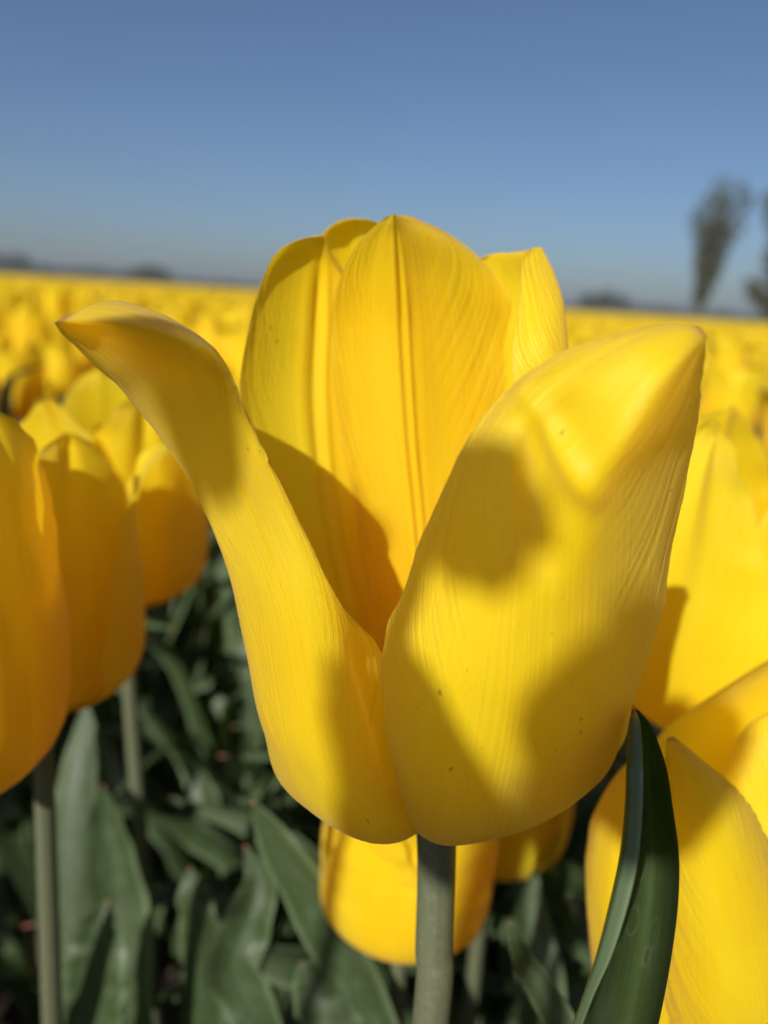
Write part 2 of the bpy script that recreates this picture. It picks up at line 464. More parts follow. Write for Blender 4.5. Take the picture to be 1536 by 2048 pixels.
P5 = [
 conv(BASE, 10),
 [(665, 1440, .1225), (695, 1470, .1265), (735, 1490, .1300), (770, 1500, .1325), (800, 1505, .1345), (830, 1505, .1355), (855, 1505, .1362)],
 [(580, 1220, .1290), (610, 1235, .1325), (655, 1248, .1365), (704, 1252, .1390), (745, 1250, .1415), (780, 1245, .1430), (810, 1240, .1440)],
 [(518, 1000, .1300), (550, 1010, .1330), (598, 1018, .1365), (652, 1020, .1390), (700, 1015, .1412), (740, 1010, .1428), (775, 1000, .1438)],
 [(481, 810, .1285), (508, 812, .1312), (560, 814, .1345), (630, 814, .1372), (682, 810, .1390), (725, 804, .1402), (760, 795, .1412)],
 [(497, 655, .1265), (522, 650, .1285), (570, 645, .1312), (634, 643, .1340), (682, 645, .1355), (720, 648, .1366), (750, 650, .1374)],
 [(524, 560, .1250), (546, 545, .1265), (588, 534, .1285), (640, 532, .1305), (678, 545, .1316), (702, 565, .1324), (715, 585, .1330)],
 [(556, 502, .1240), (578, 489, .1250), (610, 480, .1260), (643, 477, .1272), (657, 492, .1278), (664, 512, .1284), (668, 532, .1288)],
 [(610, 476, .1252), (620, 474, .1256), (630, 473, .1260), (640, 472, .1263), (646, 474, .1266), (650, 477, .1268), (653, 480, .1270)],
]
P6 = [
 conv(BASE, 10),
 [(760, 1480, .1370), (790, 1490, .1385), (820, 1495, .1395), (855, 1498, .1400), (890, 1495, .1395), (920, 1490, .1385), (950, 1480, .1370)],
 [(700, 1220, .1450), (740, 1230, .1465), (785, 1235, .1475), (830, 1235, .1480), (875, 1232, .1475), (920, 1225, .1465), (955, 1215, .1450)],
 [(655, 980, .1455), (700, 985, .1475), (755, 988, .1488), (810, 988, .1492), (865, 985, .1488), (915, 980, .1475), (950, 970, .1455)],
 [(628, 800, .1430), (675, 800, .1455), (730, 800, .1470), (790, 800, .1475), (850, 800, .1470), (905, 800, .1455), (940, 795, .1430)],
 [(618, 650, .1390), (660, 645, .1418), (710, 640, .1435), (768, 640, .1438), (825, 645, .1432), (875, 655, .1415), (905, 665, .1390)],
 [(624, 535, .1360), (655, 522, .1380), (695, 514, .1392), (742, 514, .1395), (790, 520, .1388), (830, 532, .1375), (855, 548, .1355)],
 [(642, 472, .1340), (660, 458, .1350), (688, 448, .1358), (722, 446, .1360), (755, 450, .1356), (782, 460, .1348), (798, 472, .1338)],
 [(672, 444, .1330), (684, 440, .1334), (698, 437, .1336), (712, 436, .1337), (726, 437, .1336), (738, 439, .1334), (748, 442, .1330)],
]
P7 = [
 conv(BASE, 10),
 [(880, 1490, 0.1345), (915, 1490, 0.1335), (950, 1482, 0.1315), (985, 1468, 0.1285), (1012, 1450, 0.1250), (1030, 1435, 0.1215), (1035, 1430, 0.1190)],
 [(905, 1240, 0.1490), (955, 1235, 0.1465), (1010, 1225, 0.1410), (1065, 1205, 0.1330), (1105, 1190, 0.1245), (1118, 1180, 0.1190), (1105, 1188, 0.1150)],
 [(893, 1020, 0.1510), (950, 1015, 0.1488), (1030, 1005, 0.1430), (1100, 990, 0.1340), (1145, 975, 0.1245), (1145, 972, 0.1185), (1105, 985, 0.1150)],
 [(888, 830, 0.1490), (945, 830, 0.1472), (1030, 825, 0.1420), (1105, 815, 0.1335), (1145, 800, 0.1240), (1120, 805, 0.1180), (1045, 835, 0.1168)],
 [(905, 690, 0.1455), (955, 685, 0.1440), (1030, 680, 0.1390), (1100, 672, 0.1315), (1135, 672, 0.1230), (1100, 690, 0.1178), (1024, 722, 0.1172)],
 [(928, 590, 0.1420), (965, 580, 0.1412), (1020, 574, 0.1375), (1082, 578, 0.1315), (1126, 598, 0.1240), (1095, 606, 0.1200), (1040, 612, 0.1192)],
 [(945, 530, 0.1395), (970, 516, 0.1390), (1008, 511, 0.1358), (1060, 520, 0.1308), (1106, 540, 0.1255), (1082, 538, 0.1228), (1044, 540, 0.1215)],
 [(985, 512, 0.1380), (1005, 508, 0.1368), (1030, 508, 0.1340), (1062, 506, 0.1298), (1092, 512, 0.1256), (1078, 508, 0.1240), (1046, 520, 0.1225)],
 [(1052, 502, 0.1345), (1058, 500, 0.1330), (1064, 498, 0.1302), (1072, 495, 0.1272), (1084, 495, 0.1248), (1078, 494, 0.1244), (1062, 497, 0.1240)],
]
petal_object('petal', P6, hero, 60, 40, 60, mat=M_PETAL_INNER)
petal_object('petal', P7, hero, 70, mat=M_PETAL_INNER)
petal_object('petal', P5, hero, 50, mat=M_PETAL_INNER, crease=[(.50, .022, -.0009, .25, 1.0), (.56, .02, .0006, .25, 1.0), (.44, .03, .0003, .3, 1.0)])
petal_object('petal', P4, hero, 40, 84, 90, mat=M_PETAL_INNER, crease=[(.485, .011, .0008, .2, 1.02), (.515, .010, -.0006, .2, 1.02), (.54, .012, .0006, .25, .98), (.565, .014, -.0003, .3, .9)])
petal_object('petal', P1, hero, 10, 90, 130, ripple=.00014, folds=[((708, 1270), (800, 1610), 15, -.0011, .15)])['label'] = 'front petal whose pointed tip bends far out sideways'
petal_object('petal', P2, hero, 20, 90, 120, folds=[((1035, 760), (1200, 1025), 28, .0010), ((1055, 800), (1085, 1180), 30, -.0007), ((690, 1500), (1000, 1690), 60, .0)])['label'] = 'broad front petal with folded-over pointed tip'
bw = base_w
stem_pts = [px(872, 1625, .1205), px(873, 1740, .1240), px(868, 1890, .1275), px(862, 2040, .1310)]
foot = np.array([stem_pts[-1][0] - 0.001, stem_pts[-1][1] + 0.002, -0.01])
stem_object(hero, stem_pts + [foot * [1, 1, 0] + np.array([-.0, -.001, z]) for z in (.30, .20, .10)] + [foot], [.0032, .0031, .00312, .0032, .0034, .0037, .0040, .0045])
# pistil and stamens deep in the cup
ax = base_w + np.array([0, 0.002, 0.002])
V, Fc, UV = tube_data([ax + np.array([0, 0, z]) - np.array(hero.location) for z in (0, .006, .014, .020, .023, .024)], [.003, .0038, .0034, .0030, .0046, .001], 14)
link('pistil', mesh_from('pistil', V, Fc, UV, [M_PISTIL]), hero)
for k in range(6):
    a = k * math.pi / 3 + .3
    o = np.array([math.cos(a), math.sin(a), 0])
    pts = [ax + o * .004, ax + o * .008 + np.array([0, 0, .010]), ax + o * .009 + np.array([0, 0, .012]), ax + o * .0095 + np.array([0, 0, .022])]
    V, Fc, UV = tube_data(np.array(pts) - np.array(hero.location), [.0009, .0008, .0018, .0010], 8)
    link('stamen', mesh_from('stamen', V, Fc, UV, [M_ANTHER]), hero)

# ------------------------------------------------------------------ parametric petals and flowers
def petal_param(L, R, Wd, opening, flare, nu, nv, seed, inner=False, pinch=0.0, roll=0.0):
    """petal in its own frame: base at the origin, facing +x, z up"""
    v = np.linspace(0, 1, nv) ** 0.9
    prof_v = np.array([0, .07, .22, .45, .7, .88, 1.0])
    rr = np.array([.003, .55 * R, .94 * R, R, (.92 + .25 * opening) * R, (.80 + .6 * opening + .25 * flare) * R, (.62 + .9 * opening + .85 * flare) * R])
    zz = np.array([0, .012, .12, .38, .66, .86, .98 - .13 * flare]) * L
    k = np.linspace(0, 6, 200)
    C = crom(np.stack([prof_v, rr, zz], 1), 200)
    r = np.interp(v, C[:, 0], C[:, 1]); z = np.interp(v, C[:, 0], C[:, 2])
    w = Wd * (np.sin(np.pi * np.clip(v, 0, 1) ** 0.72) ** 0.62) * (1 - 0.12 * v)
    w = np.maximum(w, .0015)
    w[0] = .003; w[-1] = .0006
    u = np.linspace(-1, 1, nu)
    rho = np.maximum(r * 1.05, .010) * (1 + .5 * opening * v)
    th = u[None, :] * (w / rho)[:, None]
    x = r[:, None] - rho[:, None] * (1 - np.cos(th))
    y = rho[:, None] * np.sin(th)
    zc = np.broadcast_to(z[:, None], x.shape).copy()
    edge = np.abs(u)[None, :] ** 2.5
    vv = v[:, None]
    x = x + edge * (.0016 * wob(vv * 2.2 + (u[None, :] > 0) * 2.1, seed) + .006 * flare * smooth(vv, .5, 1)) * smooth(vv, .1, .4)
    x = x - pinch * np.exp(-(u[None, :] / .18) ** 2) * smooth(vv, .3, .9) * .003
    zc = zc + edge * .0012 * wob(vv * 3 + 1.3 * (u[None, :] > 0), seed + 5) * smooth(vv, .2, .5)
    # the whole petal leans / rolls a little
    y = y + roll * .012 * smooth(vv, .45, 1.0) * (1 + 0 * x)
    P = np.stack([x, y, zc], -1)
    uv = np.stack(np.broadcast_arrays((u[None, :] + 1) / 2, vv), -1).copy()
    return P, uv

def rotz(P, a):
    c, s = math.cos(a), math.sin(a)
    return np.stack([P[..., 0] * c - P[..., 1] * s, P[..., 0] * s + P[..., 1] * c, P[..., 2]], -1)

def flower_petals(seed, nu=15, nv=18, opening=0.2, L=.075, R=.027, flare_max=.7, spin=0.0, flares=None, width=.026):
    r = random.Random(seed)
    out = []
    for k in range(6):
        inner = k % 2 == 1
        fl = flares[k] if flares else (r.uniform(0, flare_max) if not inner else r.uniform(0, .25 * flare_max))
        P, uv = petal_param(L * r.uniform(.94, 1.05), R * (.86 if inner else 1.0) * r.uniform(.97, 1.04), width * r.uniform(.9, 1.08),
                            opening * r.uniform(.7, 1.3), fl, nu, nv, seed * 17 + k, inner, r.uniform(0, 1), r.uniform(-.6, .6))
        out.append((rotz(P, spin + k * math.pi / 3 + r.uniform(-.08, .08)), uv))
    return out

def leaf_sheet(center, width, nu, nv, side, seed, fold=.5, wave=.004, profile=None, twist=0.0):
    """blade along a centre line; side = direction across; fold lifts both margins"""
    c = crom(center, nv)
    T = np.gradient(c, axis=0); T /= np.linalg.norm(T, axis=1, keepdims=True)
    sd = np.asarray(side, float)
    A = sd[None] - (T @ sd)[:, None] * T; A /= np.linalg.norm(A, axis=1, keepdims=True)
    N = np.cross(A, T)
    t = np.linspace(0, 1, nv)
    ca, sa = np.cos(twist * t ** 1.5)[:, None], np.sin(twist * t ** 1.5)[:, None]
    A, N = A * ca + N * sa, N * ca - A * sa
    w = width * (np.sin(np.pi * (0.13 + .87 * t) ** 1.05) ** .8 if profile is None else np.interp(t, *profile))
    w = np.maximum(w, .0004)
    u = np.linspace(-1, 1, nu)
    up = fold * np.abs(u)[None, :] ** 1.6 * w[:, None] + wave * np.abs(u)[None, :] ** 2 * wob(t[:, None] * 1.6 + (u[None, :] > 0) * .8, seed) * smooth(t, .15, .4)[:, None] * smooth(1 - t, .0, .25)[:, None]
    P = c[:, None] + A[:, None] * (u[None, :, None] * w[:, None, None] * .92) + N[:, None] * up[..., None]
    uv = np.stack(np.broadcast_arrays((u[None, :] + 1) / 2, t[:, None]), -1).copy()
    return P, uv

def plant_leaves(seed, hgt, nu=7, nv=16, n=3):
    r = random.Random(seed * 3 + 1)
    out = []
    a0 = r.uniform(0, 6.28)
    for k in range(n):
        a = a0 + k * 2.2 + r.uniform(-.4, .4)
        d = np.array([math.cos(a), math.sin(a), 0]); s = np.array([-math.sin(a), math.cos(a), 0])
        z0 = .02 + .05 * k; top = hgt * r.uniform(.50, .78)
        out_r = r.uniform(.05, .11)
        droop = r.uniform(0, .05)
        c = [d * .003 + [0, 0, z0], d * .02 + [0, 0, z0 + .30 * (top - z0)], d * out_r * .6 + [0, 0, z0 + .7 * (top - z0)] + s * r.uniform(-.01, .01),
             d * out_r + s * r.uniform(-.02, .02) + [0, 0, top - droop * .3], d * (out_r + .02 + droop) + s * r.uniform(-.03, .03) + [0, 0, top + .03 - droop]]
        out.append(leaf_sheet(c, r.uniform(.008, .019) * (1 - .12 * k), nu, nv, s, seed * 7 + k, r.uniform(.3, .9), r.uniform(.003, .009), None, r.uniform(-1.6, 1.6)))
    return out

def make_tulip(name, base, seed, foot=None, tilt=(0, 0), leaves=3, label=None, group=None, res=(25, 30), mat=None, **kw):
    """a whole plant; base = where stem meets flower (world)"""
    base = np.asarray(base, float)
    if foot is None:
        r = random.Random(seed)
        foot = np.array([base[0] + r.uniform(-.015, .015), base[1] + r.uniform(-.015, .015), 0.0])
    root = empty(name, (foot[0], foot[1], 0))
    loc = np.array([foot[0], foot[1], 0.0])
    Rm = np.array(Matrix.Rotation(tilt[0], 3, 'X') @ Matrix.Rotation(tilt[1], 3, 'Y'))
    for P, uv in flower_petals(seed, res[0], res[1], **kw):
        V, Fc, UV = sheet_data(P @ Rm.T + (base - loc), uv)
        link('petal', mesh_from('petal', V, Fc, UV, [mat or M_PETAL_FIELD]), root)
    b = base - loc
    pts = [b + Rm @ np.array([0, 0, .004]), b + Rm @ np.array([0, 0, -.02]), b * .6 + np.array([0, 0, .0]), np.array([0, 0, -.005])]
    V, Fc, UV = tube_data(crom(pts, 16), np.linspace(.0021, .0034, 16), 10)
    link('stem', mesh_from('stem', V, Fc, UV, [M_STEM]), root)
    for P, uv in plant_leaves(seed, base[2] * .92, n=leaves):
        V, Fc, UV = sheet_data(P, uv)
        link('leaf', mesh_from('leaf', V, Fc, UV, [M_LEAF]), root)
    if label:
        tag(root, label, 'tulip', group)
    return root

def add_leaf(root, pts, width, seed, side, fold=.5, wave=.003, profile=None, nu=15, nv=40):
    P, uv = leaf_sheet(pts, width, nu, nv, side, seed, fold, wave, profile)
    V, Fc, UV = sheet_data(P - np.array(root.location), uv)
    return link('leaf', mesh_from('leaf', V, Fc, UV, [M_LEAF]), root)

PLACED = [np.array([hero.location[0], hero.location[1]])]
def near(name, bpx, r, seed, label, **kw):
    b = pxr(bpx[0], bpx[1], r)
    o = make_tulip(name, b, seed, label=label, **kw)
    PLACED.append(b[:2])
    return o

# --- neighbours
t1 = near('tulip', (-165, 1560), .158, 101, 'yellow tulip with shaded lower half, overlapping the flower that shows pale leaves under it', L=.078, R=.029, opening=.03, spin=-.25, flares=[.1, .0, .05, .0, .1, .0], leaves=2)
t2 = near('tulip', (78, 1385), .190, 102, 'yellow tulip above two pale sunlit leaves with deep orange cup', L=.072, R=.0255, opening=.14, spin=.3, flares=[.5, .05, .1, .05, .25, .1], leaves=1)
t3 = near('tulip', (250, 1190), .260, 103, 'dark orange shaded tulip just behind the one above the pale leaves', L=.076, R=.028, opening=.12, spin=.1, flares=[.2, .1, .3, .1, .2, .1])
t4 = near('tulip', (1440, 1440), .205, 104, 'bright yellow tulip peeking out behind the tall open tulip, broad lit petals', L=.080, R=.031, opening=.05, spin=-.5, flares=[.0, .05, .1, .05, .1, .0], leaves=2)
t5 = near('tulip', (805, 1840), .178, 105, 'small low yellow tulip directly behind the thick grey-green stem', L=.062, R=.0235, opening=.10, spin=.4, flares=[.1, .0, .1, .0, .2, .0], leaves=0)
t6 = near('tulip', (975, 1690), .225, 106, 'low orange-yellow tulip half hidden under the large open flower', L=.064, R=.025, opening=.12, spin=.0, flares=[.1, .0, .1, .0, .2, .0], leaves=1)

# --- tall buds added outside the picture, only to cast shadows on the front petals
def shade_tulip(pt, dist, drop, seed, lean, label, **kw):
    c = px(*pt) + S * dist
    c = c - np.array([0, 0, drop])
    o = make_tulip('tulip', c, seed, label=label, foot=np.array([c[0] - .25 * lean, c[1] - .02, 0.0]), tilt=(0, lean), **kw)
    PLACED.append(np.array([o.location[0], o.location[1]]))
    return o
shade_tulip((1235, 1195, .0900), .38, .030, 111, .55, 'tall plump yellow bud added out of view to shade the broad front petal', L=.033, R=.0118, width=.0155, opening=.0, spin=.55, flares=[0] * 6, leaves=2)
shade_tulip((925, 1310, .0900), .36, .030, 112, -.45, 'tall slim yellow bud added unseen next to the plump one for its shadow', L=.032, R=.0105, width=.015, opening=.0, spin=.2, flares=[0] * 6, leaves=1)
shade_tulip((915, 950, .0880), .40, .011, 113, .45, 'tallest little yellow bud on a long leaning stem, added unseen as shadow caster', L=.014, R=.0068, width=.0095, opening=.0, spin=.2, flares=[0] * 6, leaves=1)
shade_tulip((365, 770, .0980), .46, .011, 115, .35, 'little round yellow bud on a tall stem added unseen to shade the sideways-bent petal', L=.013, R=.0056, width=.008, opening=.0, spin=.2, flares=[0] * 6, leaves=1)

# --- the tulip by the folded leaf
qb = px(1500, 2240, .150)
q = empty('tulip', (qb[0] + .004, qb[1] + .004, 0))
tag(q, 'yellow tulip with red-pointed crinkled petal, right behind the upright folded green leaf', 'tulip')
PLACED.append(qb[:2])
QB_ = (1500, 2250, .150)
QA = [
 conv(QB_, 10),
 [(1395, 2190, .141), (1420, 2215, .137), (1470, 2230, .134), (1530, 2225, .133), (1590, 2200, .134), (1630, 2170, .138), (1650, 2140, .143)],
 [(1330, 2010, .136), (1365, 2030, .131), (1440, 2050, .1255), (1520, 2050, .124), (1590, 2030, .126), (1640, 2010, .131), (1665, 1990, .137)],
 [(1318, 1840, .132), (1352, 1855, .127), (1425, 1865, .1215), (1490, 1862, .121), (1545, 1850, .123), (1580, 1835, .127), (1598, 1825, .132)],
 [(1322, 1690, .129), (1348, 1700, .1245), (1398, 1705, .1205), (1445, 1700, .1195), (1485, 1690, .1205), (1520, 1680, .124), (1535, 1672, .128)],
 [(1328, 1585, .126), (1345, 1585, .123), (1375, 1585, .120), (1405, 1580, .119), (1435, 1577, .120), (1462, 1580, .1225), (1478, 1585, .126)],
 [(1330, 1512, .1235), (1338, 1508, .122), (1352, 1506, .1205), (1368, 1506, .1200), (1385, 1510, .1205), (1402, 1518, .122), (1412, 1526, .1235)],
 [(1334, 1477, .1225), (1337, 1475, .1223), (1340, 1474, .122), (1344, 1473, .122), (1348, 1474, .122), (1352, 1476, .1222), (1355, 1479, .1225)],
]
QL = [   # petal seen left of the folded leaf
 conv(QB_, 10),
 [(1300, 2190, .157), (1310, 2210, .151), (1345, 2225, .146), (1390, 2230, .143), (1430, 2225, .142), (1460, 2215, .143), (1480, 2205, .145)],
 [(1205, 2000, .155), (1210, 2030, .148), (1245, 2050, .142), (1295, 2055, .139), (1345, 2050, .138), (1390, 2035, .140), (1420, 2020, .143)],
 [(1172, 1800, .152), (1178, 1830, .145), (1212, 1850, .139), (1260, 1855, .1365), (1310, 1850, .136), (1355, 1840, .138), (1385, 1825, .141)],
 [(1180, 1660, .149), (1190, 1685, .143), (1222, 1700, .1385), (1262, 1702, .1365), (1305, 1698, .136), (1345, 1690, .138), (1370, 1680, .141)],
 [(1215, 1570, .1465), (1226, 1585, .1425), (1250, 1595, .1395), (1280, 1597, .138), (1310, 1595, .138), (1338, 1590, .1395), (1355, 1585, .1415)],
 [(1262, 1520, .1445), (1270, 1522, .143), (1282, 1525, .142), (1296, 1526, .1415), (1310, 1526, .1415), (1322, 1525, .1422), (1330, 1524, .143)],
 [(1290, 1506, .1435), (1294, 1505, .1432), (1297, 1504, .143), (1300, 1503, .143), (1303, 1504, .143), (1306, 1505, .1432), (1309, 1506, .1434)],
]
QC = [   # broad back petal rising behind
 conv(QB_, 10),
 [(1440, 2150, .160), (1470, 2155, .164), (1510, 2160, .167), (1550, 2160, .168), (1590, 2155, .167), (1630, 2145, .164), (1660, 2130, .160)],
 [(1380, 1900, .160), (1420, 1905, .166), (1480, 1910, .170), (1545, 1910, .172), (1610, 1905, .171), (1665, 1890, .167), (1700, 1870, .161)],
 [(1330, 1700, .155), (1375, 1700, .162), (1440, 1700, .167), (1520, 1700, .169), (1600, 1695, .168), (1670, 1680, .163), (1710, 1660, .157)],
 [(1308, 1560, .150), (1345, 1550, .157), (1410, 1545, .162), (1495, 1545, .165), (1585, 1540, .164), (1660, 1535, .159), (1710, 1530, .153)],
 [(1315, 1478, .147), (1345, 1455, .153), (1405, 1440, .158), (1490, 1430, .160), (1580, 1425, .160), (1655, 1430, .156), (1705, 1440, .151)],
 [(1375, 1424, .147), (1400, 1408, .151), (1445, 1390, .154), (1515, 1370, .156), (1585, 1360, .156), (1645, 1365, .154), (1690, 1380, .150)],
 [(1480, 1355, .148), (1500, 1342, .150), (1530, 1328, .151), (1565, 1315, .152), (1595, 1310, .152), (1630, 1315, .151), (1660, 1330, .149)],
 [(1570, 1298, .149), (1575, 1296, .149), (1580, 1294, .1495), (1585, 1292, .1495), (1590, 1294, .1495), (1596, 1296, .149), (1602, 1299, .149)],
]
QD = [   # right-hand petal, mostly past the frame
 conv(QB_, 10),
 [(1580, 2180, .140), (1610, 2175, .142), (1640, 2165, .146), (1665, 2150, .150), (1680, 2135, .155), (1685, 2125, .159), (1680, 2120, .163)],
 [(1600, 2000, .133), (1650, 1995, .136), (1695, 1980, .142), (1725, 1960, .149), (1740, 1940, .156), (1735, 1930, .162), (1715, 1925, .166)],
 [(1500, 1820, .141), (1580, 1820, .138), (1655, 1810, .140), (1715, 1790, .147), (1745, 1770, .155), (1745, 1760, .161), (1725, 1755, .166)],
 [(1455, 1660, .146), (1530, 1655, .142), (1610, 1645, .142), (1680, 1630, .147), (1725, 1615, .154), (1730, 1605, .160), (1715, 1600, .164)],
 [(1450, 1545, .147), (1510, 1530, .144), (1580, 1520, .144), (1645, 1510, .147), (1690, 1502, .152), (1700, 1500, .157), (1692, 1500, .160)],
 [(1490, 1455, .147), (1530, 1445, .146), (1575, 1438, .146), (1620, 1435, .148), (1650, 1434, .151), (1662, 1436, .154), (1660, 1440, .156)],
 [(1560, 1412, .1475), (1570, 1410, .1475), (1580, 1408, .148), (1590, 1407, .1485), (1600, 1408, .149), (1606, 1410, .150), (1608, 1412, .151)],
]
petal_object('petal', QC, q, 201, 40, 60, mat=M_PETAL_PLAIN)
petal_object('petal', QD, q, 202, 40, 60, mat=M_PETAL_PLAIN)
petal_object('petal', QL, q, 203, 40, 60, mat=M_PETAL_PLAIN)
petal_object('petal', QA, q, 204, 60, 110, ripple=.0004)['label'] = 'sunlit crinkled petal with a small red point'
qs = px(*QB_)
stem_object(q, [qs + [0, 0, .004], qs + [0, 0, -.02], qs * [1, 1, .5] + [.002, .002, 0], np.array([q.location[0], q.location[1], -.005])], [.003, .003, .0034, .004])

# the folded upright leaf in front of it, gripping edge curled inward
LF = [
 [(1272, 1421, 0.1035), (1270, 1419, 0.1038), (1271, 1418, 0.1042), (1273, 1418, 0.1044), (1276, 1420, 0.1042), (1279, 1422, 0.1038)],
 [(1281, 1450, 0.0974), (1259, 1447, 0.0989), (1262, 1445, 0.1092), (1280, 1445, 0.1115), (1296, 1450, 0.1075), (1304, 1456, 0.1000)],
 [(1286, 1530, 0.0912), (1254, 1525, 0.0930), (1262, 1520, 0.1125), (1295, 1520, 0.1170), (1320, 1525, 0.1095), (1332, 1530, 0.0960)],
 [(1285, 1620, 0.0903), (1250, 1615, 0.0925), (1262, 1610, 0.1130), (1302, 1610, 0.1180), (1334, 1612, 0.1100), (1346, 1615, 0.0955)],
 [(1277, 1715, 0.0900), (1239, 1712, 0.0925), (1255, 1708, 0.1135), (1305, 1705, 0.1190), (1344, 1705, 0.1105), (1358, 1708, 0.0955)],
 [(1256, 1810, 0.0900), (1218, 1808, 0.0925), (1240, 1805, 0.1135), (1298, 1802, 0.1195), (1342, 1800, 0.1110), (1357, 1802, 0.0960)],
 [(1224, 1910, 0.0905), (1193, 1905, 0.0930), (1220, 1902, 0.1145), (1283, 1900, 0.1205), (1330, 1900, 0.1120), (1345, 1902, 0.0970)],
 [(1184, 2000, 0.0920), (1164, 1996, 0.0945), (1195, 1995, 0.1165), (1265, 1993, 0.1225), (1312, 1995, 0.1140), (1328, 1998, 0.0990)],
 [(1149, 2100, 0.0950), (1129, 2098, 0.0975), (1165, 2095, 0.1195), (1240, 2095, 0.1260), (1290, 2098, 0.1175), (1306, 2100, 0.1025)],
 [(1114, 2250, 0.1010), (1097, 2250, 0.1030), (1135, 2250, 0.1255), (1205, 2250, 0.1320), (1255, 2255, 0.1235), (1272, 2258, 0.1085)],
]
def folded_leaf():
    G = [[px(*p) for p in r_] for r_ in LF[::-1]]
    low = np.mean(G[0], axis=0)
    ft = np.array([q.location[0] - .012, q.location[1] - .004, 0.02])
    for f in (.45, .9):
        c = low * (1 - f) + ft * f
        G.insert(0, [c + (p - low) * (1 - .8 * f) for p in np.array(G[-len(LF)])])
    P, uv = grid_sheet(np.array(G), 48, 110, pixel=False)
    V, Fc, UV = sheet_data(P - np.array(q.location), uv)
    o = link('leaf', mesh_from('leaf', V, Fc, UV, [M_LEAF]), q)
    o['label'] = 'upright folded green leaf with pale curled margins'
folded_leaf()

# --- other leaves close by
def rleaf(root, pts, width, seed, fold=.4, wave=.002, side=None, profile=None):
    P = [pxr(*p) for p in pts]
    if side is None: side = RIGHT
    return add_leaf(root, P, width, seed, side, fold, wave, profile)
taper = ([0, .3, .6, .8, .93, 1], [.5, .95, 1.0, .72, .34, .03])
slim = ([0, .3, .6, .85, .97, 1], [.8, 1.0, .85, .5, .2, .04])
rleaf(hero, [(1190, 2330, .118), (1140, 2100, .126), (1085, 1985, .130), (1042, 1910, .132), (1019, 1845, .133)], .0036, 301, .5, .0006, profile=slim)
rleaf(t5, [(850, 2500, .150), (800, 2250, .155), (735, 2040, .162), (640, 1850, .170), (555, 1700, .176), (504, 1602, .180)], .0078, 302, -.35, .001, profile=taper)
rleaf(t5, [(640, 2500, .17), (600, 2250, .172), (530, 2060, .178), (470, 1930, .186), (500, 1840, .19), (520, 1760, .195), (490, 1690, .20)], .0085, 303, .6, .006, profile=taper)
rleaf(t2, [(300, 2500, .20), (270, 2250, .21), (262, 2000, .22), (240, 1800, .235), (222, 1660, .245), (205, 1570, .25)], .012, 304, .6, .004, profile=taper)
rleaf(t2, [(400, 2500, .19), (390, 2250, .20), (405, 2020, .205), (395, 1900, .21), (385, 1800, .215), (380, 1735, .22)], .0085, 305, -.5, .004, profile=taper)
rleaf(t2, [(180, 2350, .20), (150, 2000, .225), (135, 1750, .245), (150, 1560, .26), (175, 1400, .275)], .0095, 306, -.3, .001, profile=taper)
rleaf(t2, [(260, 2350, .21), (230, 2000, .235), (215, 1750, .255), (190, 1560, .27), (165, 1390, .285)], .0075, 307, -.3, .001, profile=taper)
rleaf(t1, [(190, 2450, .18), (200, 2200, .19), (195, 2000, .20), (200, 1880, .205), (215, 1800, .21)], .011, 308, .5, .006, profile=taper)
rleaf(t5, [(700, 2300, .15), (690, 2150, .155), (655, 2040, .16), (625, 1970, .165), (600, 1925, .168)], .009, 309, -.5, .003, profile=taper)
rleaf(t6, [(1010, 2400, .19), (1050, 2200, .195), (1080, 2000, .20), (1060, 1850, .21), (1055, 1700, .22)], .008, 310, .5, .002, profile=taper)

# --- flowerless plants that fill the gaps with leaves
def leafy_plant(x, y, hgt, seed, n=4):
    root = empty('tulip_plant', (x, y, 0))
    for P, uv in plant_leaves(seed, hgt / .7, 9, 22, n):
        V, Fc, UV = sheet_data(P, uv)
        link('leaf', mesh_from('leaf', V, Fc, UV, [M_LEAF]), root)
    tag(root, 'flowerless tulip plant of grey-green leaves between the flower stems', 'tulip plant', 'flowerless tulip plants in the gaps')
for k in range(46):
    g = random.Random(4000 + k)
    a = math.radians(-32 + 64 * ((k * .618) % 1)); r = .22 + .36 * ((k * .377) % 1)
    leafy_plant(r * math.sin(a), r * math.cos(a), min(.36, .20 + .32 * r) * g.uniform(.85, 1.1), 4000 + k, g.choice([3, 4, 5]))

# ------------------------------------------------------------------ the field: individual tulips
def copy_tulip(src, loc, rz, sc, tilt):
    c = src.copy(); COL.objects.link(c)
    c.location = loc; c.rotation_euler = (tilt[0], tilt[1], rz); c.scale = sc
    for ch in src.children:
        d = ch.copy(); COL.objects.link(d); d.parent = c
    return c

SRC = []
VAR = 9
for k in range(VAR):
    r = random.Random(500 + k)
    h = .375
    o = make_tulip('tulip', (0, 0, h), 500 + k, foot=np.array([r.uniform(-.012, .012), r.uniform(-.012, .012), 0.0]), res=(13, 15),
                   opening=r.uniform(.05, .34), L=r.uniform(.064, .078), R=r.uniform(.025, .029), flare_max=.75)
    o.location = (0, 0, 0)
    SRC.append(o)

